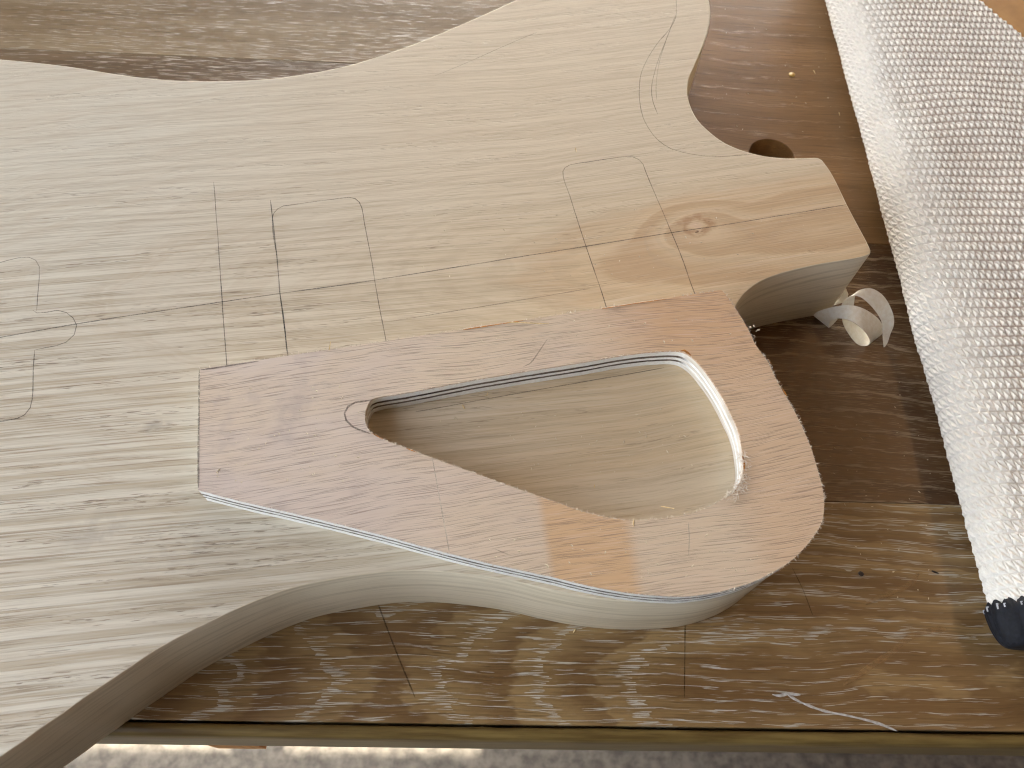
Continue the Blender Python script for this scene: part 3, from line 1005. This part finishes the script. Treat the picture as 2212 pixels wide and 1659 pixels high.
# black binding: pillow-rounded end with scalloped ribs
bv, bf = [], []
NS, NT = 420, 16
smx = smax - 0.002
for j in range(NT + 1):
    t = j / NT
    for i in range(NS + 1):
        s = smx * i / NS
        x, z, nx_, nz_ = mat_profile(s)
        rib = abs(math.sin(math.pi * s / 0.0052))
        if t < 0.18:            # scalloped flap lying on the pad
            q_ = t / 0.18
            y = MY0 + 0.0010 + (1 - q_) * (0.0004 + 0.0022 * rib ** 0.7)
            o_ = 0.0006 + 0.0012 * math.sin(q_ * math.pi * 0.5) * (0.6 + 0.4 * rib)
            bv.append((x + nx_ * o_, y, max(0.0003, z + nz_ * o_)))
        else:
            a = (t - 0.18) / 0.82 * math.pi * 0.5
            zm = 0.0015 + MTH / 2
            k = math.cos(a) ** 0.40 if a < 1.57 else 0.0
            o_ = 0.0018 + 0.0005 * rib * k
            y = MY0 + 0.0010 - 0.0150 * math.sin(a)
            xc = MX0 + 0.014
            xx = x + nx_ * o_
            if xx < xc:
                xx = xc + (xx - xc) * (0.68 + 0.32 * math.cos(a))
            zz_ = zm + (z + nz_ * o_ - zm) * max(0.02, k)
            bv.append((xx, y, max(0.0003, zz_)))
for j in range(NT):
    for i in range(NS):
        a = j * (NS + 1) + i
        bf.append((a, a + 1, a + NS + 2, a + NS + 1))
bd = mesh('binding', bv, [tuple(reversed(f)) for f in bf], None, M_bind, True)
bd.data.transform(MI)
bd.parent = wmat
tv, tf = [], []
s = 0.03
while s < smx - 0.01:
    x, z, nx_, nz_ = mat_profile(s)
    b = len(tv)
    L_ = random.uniform(0.0012, 0.0022)
    for (dx, dy) in ((-0.0003, -L_ / 2), (0.0003, -L_ / 2), (0.0005, L_ / 2), (-0.0003, L_ / 2)):
        for o_ in (0.0012, 0.0022):
            tv.append((x + nx_ * o_ + dx * max(nz_, 0.3), MY0 + 0.0006 + dy, z + nz_ * o_ - dx * nx_))
    tf += [(b, b + 2, b + 3, b + 1), (b + 2, b + 4, b + 5, b + 3), (b + 4, b + 6, b + 7, b + 5), (b + 6, b, b + 1, b + 7), (b + 1, b + 3, b + 5, b + 7)]
    s += random.choice((0.0052, 0.0052, 0.0026))
th = mesh('stitching', tv, tf, None, M_thread)
th.data.transform(MI)
th.parent = wmat

# ------------------------------------------------------------------ curled shavings
M_shave = mat_simple('pale_shaving', C(242, 238, 226), C(232, 224, 206), 500.0, 0.6, (1, 1, 1), 0.1)


def curl(name, frames, label, thick=0.00022):
    """strip through frames: each (near edge, far edge) 3D point, given thickness"""
    n = len(frames)
    vs, fs = [], []
    K = 4
    for i, (a, b) in enumerate(frames):
        a, b = Vector(a), Vector(b)
        p, q_ = frames[max(0, i - 1)], frames[min(n - 1, i + 1)]
        t = (Vector(q_[0]) + Vector(q_[1]) - Vector(p[0]) - Vector(p[1]))
        nn = t.cross(b - a)
        nn = nn.normalized() if nn.length > 1e-12 else Vector((0, 0, 1))
        for k in range(K):
            c = a.lerp(b, k / (K - 1))
            vs.append(tuple(c + nn * thick / 2))
        for k in range(K):
            c = a.lerp(b, k / (K - 1))
            vs.append(tuple(c - nn * thick / 2))
    r_ = 2 * K
    for i in range(n - 1):
        o0, o1 = i * r_, (i + 1) * r_
        for k in range(K - 1):
            fs.append((o0 + k, o0 + k + 1, o1 + k + 1, o1 + k))
            fs.append((o0 + K + k + 1, o0 + K + k, o1 + K + k, o1 + K + k + 1))
        fs.append((o0, o1, o1 + K, o0 + K))
        fs.append((o0 + K - 1, o0 + 2 * K - 1, o1 + 2 * K - 1, o1 + K - 1))
    for o0 in (0, (n - 1) * r_):
        for k in range(K - 1):
            fs.append((o0 + k, o0 + K + k, o0 + K + k + 1, o0 + k + 1))
    o = mesh(name, vs, fs, None, M_shave, True)
    att = o.data.attributes.new('sharp_edge', 'BOOLEAN', 'EDGE')
    bm = bmesh.new()
    bm.from_mesh(o.data)
    sh = [len(e.link_faces) == 2 and e.calc_face_angle(0) > 0.7 for e in bm.edges]
    bm.free()
    att.data.foreach_set('value', sh)
    tag(o, label, 'wood shaving', 'curled wood shavings')
    return o


def zf(x, y, zmm):
    p = W(x * 0.13225 + 1755.6, y * 0.13225 + 548.6, zmm * 0.001)
    return Vector((p.x, p.y, zmm * 0.001))


def dense(frames, k=4):
    """smooth a rough list of (near, far) edge points"""
    out = []
    n = len(frames)
    for i in range(n - 1):
        for j in range(k):
            t = j / k
            pr = []
            for e in (0, 1):
                p1, p2 = frames[i][e], frames[i + 1][e]
                p0 = frames[i - 1][e] if i else p1 * 2 - p2
                p3 = frames[i + 2][e] if i + 2 < n else p2 * 2 - p1
                pr.append(0.5 * ((2 * p1) + (p2 - p0) * t + (2 * p0 - 5 * p1 + 4 * p2 - p3) * t * t + (3 * p1 - p0 - 3 * p2 + p3) * t ** 3))
            out.append(tuple(pr))
    out.append(frames[-1])
    return out


SH = [(405, 1068, 3, 240, 930, 4), (330, 1150, 1.2, 120, 985, 2.5), (262, 1203, 0.5, 12, 1004, 3), (285, 1100, 4.5, 100, 935, 7), (400, 1055, 9, 300, 872, 11), (520, 1065, 13, 480, 842, 14),
      (640, 1105, 15, 640, 840, 16), (760, 1180, 15, 800, 882, 16), (850, 1265, 13, 930, 950, 14), (910, 1350, 10, 1060, 1050, 11), (938, 1420, 6.5, 1130, 1150, 7.5),
      (930, 1465, 3, 1155, 1230, 4), (885, 1498, 0.7, 1110, 1325, 1.2), (790, 1500, 0.4, 1000, 1345, 0.4), (690, 1440, 1.2, 870, 1260, 1), (590, 1310, 3, 740, 1130, 3), (510, 1170, 6, 650, 1000, 6),
      (476, 1030, 8, 650, 900, 8), (472, 850, 11, 668, 835, 10), (500, 780, 13, 678, 760, 12.5), (560, 722, 15, 690, 688, 15), (640, 688, 16.5, 730, 610, 17), (740, 690, 17, 850, 565, 18), (830, 735, 17, 980, 570, 18),
      (920, 815, 16, 1110, 645, 17), (1010, 915, 14, 1210, 760, 15), (1080, 1015, 11, 1290, 920, 12), (1125, 1110, 8, 1325, 1050, 9), (1138, 1230, 5.5, 1318, 1180, 6),
      (1145, 1360, 3, 1265, 1310, 3), (1155, 1470, 1, 1225, 1440, 1), (1160, 1525, 0.3, 1185, 1508, 0.4)]
curl('wood_shaving', dense([(zf(*q_[:3]), zf(*q_[3:])) for q_ in SH]), 'large curled pale wood shaving on the bench between the neck heel and the white mat')
SH2 = [(345, 838, 0.4, 385, 770, 0.6), (420, 815, 1, 440, 720, 2), (500, 790, 2.5, 480, 650, 5), (555, 735, 5, 520, 590, 8), (580, 662, 8, 541, 560, 10)]
curl('wood_shaving', dense([(zf(*q_[:3]), zf(*q_[3:])) for q_ in SH2]), 'small tan piece of wood shaving half hidden behind the neck heel')

# ------------------------------------------------------------------ splinters and crumbs
M_chip = mat_simple('pale_chip', C(230, 208, 160), C(206, 176, 124), 900.0, 0.7)
M_dchip = mat_simple('dark_chip', C(60, 48, 40), C(36, 30, 28), 900.0, 0.7)
M_yel = mat_simple('yellow_drop', C(206, 176, 96), C(178, 142, 70), 600.0, 0.35)


def sliver(name, a, b, z, w, mt, label, cat, lift=0.0, bend=0.0):
    p, q_ = W(a[0], a[1], z), W(b[0], b[1], z)
    d = (q_ - p)
    sd = Vector((-d.y, d.x)).normalized()
    L_ = d.length
    vs, fs = [], []
    N = 6
    for i in range(N + 1):
        s = i / N
        c = p + d * s + sd * (bend * L_ * 4 * s * (1 - s))
        ww = w * (0.35 + 0.65 * math.sin(math.pi * min(1, 0.12 + s * 0.86)))
        z0 = z + 0.0001 + lift * s
        vs += [(c.x + sd.x * ww, c.y + sd.y * ww, z0), (c.x - sd.x * ww, c.y - sd.y * ww, z0), (c.x - sd.x * ww * .3, c.y - sd.y * ww * .3, z0 + ww * 1.3), (c.x + sd.x * ww * .6, c.y + sd.y * ww * .6, z0 + ww * 1.1)]
    for i in range(N):
        for k in range(4):
            k2 = (k + 1) % 4
            fs.append((i * 4 + k, i * 4 + k2, i * 4 + 4 + k2, i * 4 + 4 + k))
    fs += [(3, 2, 1, 0), tuple(N * 4 + k for k in range(4))]
    return tag(mesh(name, vs, fs, None, mt), label, cat, 'loose splinters' if cat == 'splinter' else None)


def crumb(name, px, py, z, r, mt, label, cat, flat=0.5):
    c = W(px, py, z)
    bm = bmesh.new()
    bmesh.ops.create_icosphere(bm, subdivisions=2, radius=r)
    for v in bm.verts:
        n = mnoise.noise(v.co * 700 + Vector((px, py, 0)))
        v.co *= 1 + 0.3 * n
        v.co.z = max(v.co.z * flat, -r * flat * 0.6)
    mn = min(v.co.z for v in bm.verts)
    for v in bm.verts:
        v.co += Vector((c.x, c.y, z + 0.0001 - mn))
    me = bpy.data.meshes.new(name)
    bm.to_mesh(me)
    bm.free()
    return tag(link(name, me, None, mt), label, cat)


sliver('splinter', (1097, 696.5), (1186, 700.5), ZT, 0.0002, M_chip, 'long pale splinter lying across the upper edge of the plywood template', 'splinter', 0.0003)
sliver('splinter', (1428, 1094), (1444, 1117), ZB, 0.00022, M_chip, 'thin pale splinter at the lower rim of the triangular hole', 'splinter', 0.009)
sliver('splinter', (999, 875), (1004, 884), ZB, 0.00026, M_chip, 'short pale splinter near the pencil line inside the triangular hole', 'splinter')
sliver('splinter', (1053, 848), (1047, 857), ZB, 0.00018, M_chip, 'tiny curved splinter at the upper wall inside the triangular hole', 'splinter', 0.0005, 0.2)
sliver('splinter', (1284, 1047), (1284.5, 1054), ZB, 0.0002, M_chip, 'tiny upright splinter in the lower part of the triangular hole', 'splinter')
sliver('splinter', (1368, 1124), (1368, 1138), ZT, 0.00022, M_chip, 'short pale splinter hanging on the lower rim of the plywood hole', 'splinter')
sliver('splinter', (711, 757), (716, 744), ZT, 0.0002, M_chip, 'small forked splinter on the upper left edge of the plywood template', 'splinter', 0.002)
sliver('splinter', (1243, 1359), (1238, 1367), 0.0, 0.0003, M_chip, 'small pale splinter on the bench below the guitar body', 'splinter')
sliver('splinter', (1757, 152), (1761, 160), 0.0, 0.00028, M_chip, 'small white splinter on the bench beside the yellow drop', 'splinter')
sliver('splinter', (1812, 243), (1814, 250), 0.0, 0.00025, M_chip, 'small white splinter on the bench close to the white mat', 'splinter')
sliver('splinter', (1243, 320), (1245, 329), ZB, 0.0002, M_chip, 'tiny pale splinter above the right pickup outline', 'splinter')
sliver('splinter', (2012, 1233), (2027, 1239), 0.0, 0.0004, M_dchip, 'small black and white speck near the lower end of the white mat', 'speck')
crumb('drop', 1710.5, 162, 0.0, 0.0019, M_yel, 'small round yellow drop on the bench between guitar body and white mat', 'drop', 0.18)
crumb('crumb', 1859, 1240, 0.0, 0.0011, M_dchip, 'small dark round crumb on the bench right of the plywood template', 'crumb', 0.7)

# loose sawdust lying on the template, the body and the bench
M_dust = mat_simple('sawdust_grain', C(226, 214, 188), C(206, 190, 160), 900.0, 0.8)
dv_, df_ = [], []


def grain(px, py, z):
    c = W(px, py, z)
    b = len(dv_)
    r_, a = random.uniform(0.00010, 0.00030), random.uniform(0, 6.28)
    l_ = r_ * random.uniform(1.0, 3.5)
    u_, v_ = Vector((math.cos(a), math.sin(a))) * l_, Vector((-math.sin(a), math.cos(a))) * r_
    for q_, h_ in ((u_, 0), (v_, 0), (-u_, 0), (-v_, 0)):
        dv_.append((c.x + q_.x, c.y + q_.y, z + 0.00012))
    dv_.append((c.x, c.y, z + 0.00012 + r_))
    df_.extend([(b, b + 1, b + 4), (b + 1, b + 2, b + 4), (b + 2, b + 3, b + 4), (b + 3, b, b + 4), (b + 3, b + 2, b + 1, b)])


for _ in range(60):
    grain(random.uniform(460, 780), random.uniform(830, 1050), ZT)
for _ in range(90):
    grain(random.uniform(1000, 1640), random.uniform(1140, 1250) if random.random() < .6 else random.uniform(690, 740), ZT)
for _ in range(70):
    grain(random.uniform(950, 1500), random.uniform(880, 1020), ZB)
for _ in range(60):
    grain(random.uniform(900, 1750), random.uniform(450, 600), ZB)
for _ in range(45):
    grain(random.uniform(1790, 2010), random.uniform(800, 1300), 0.0)
for _ in range(30):
    grain(random.uniform(1540, 1830), random.uniform(20, 290), 0.0)
tag(mesh('sawdust', dv_, df_, None, M_dust), kind='stuff')
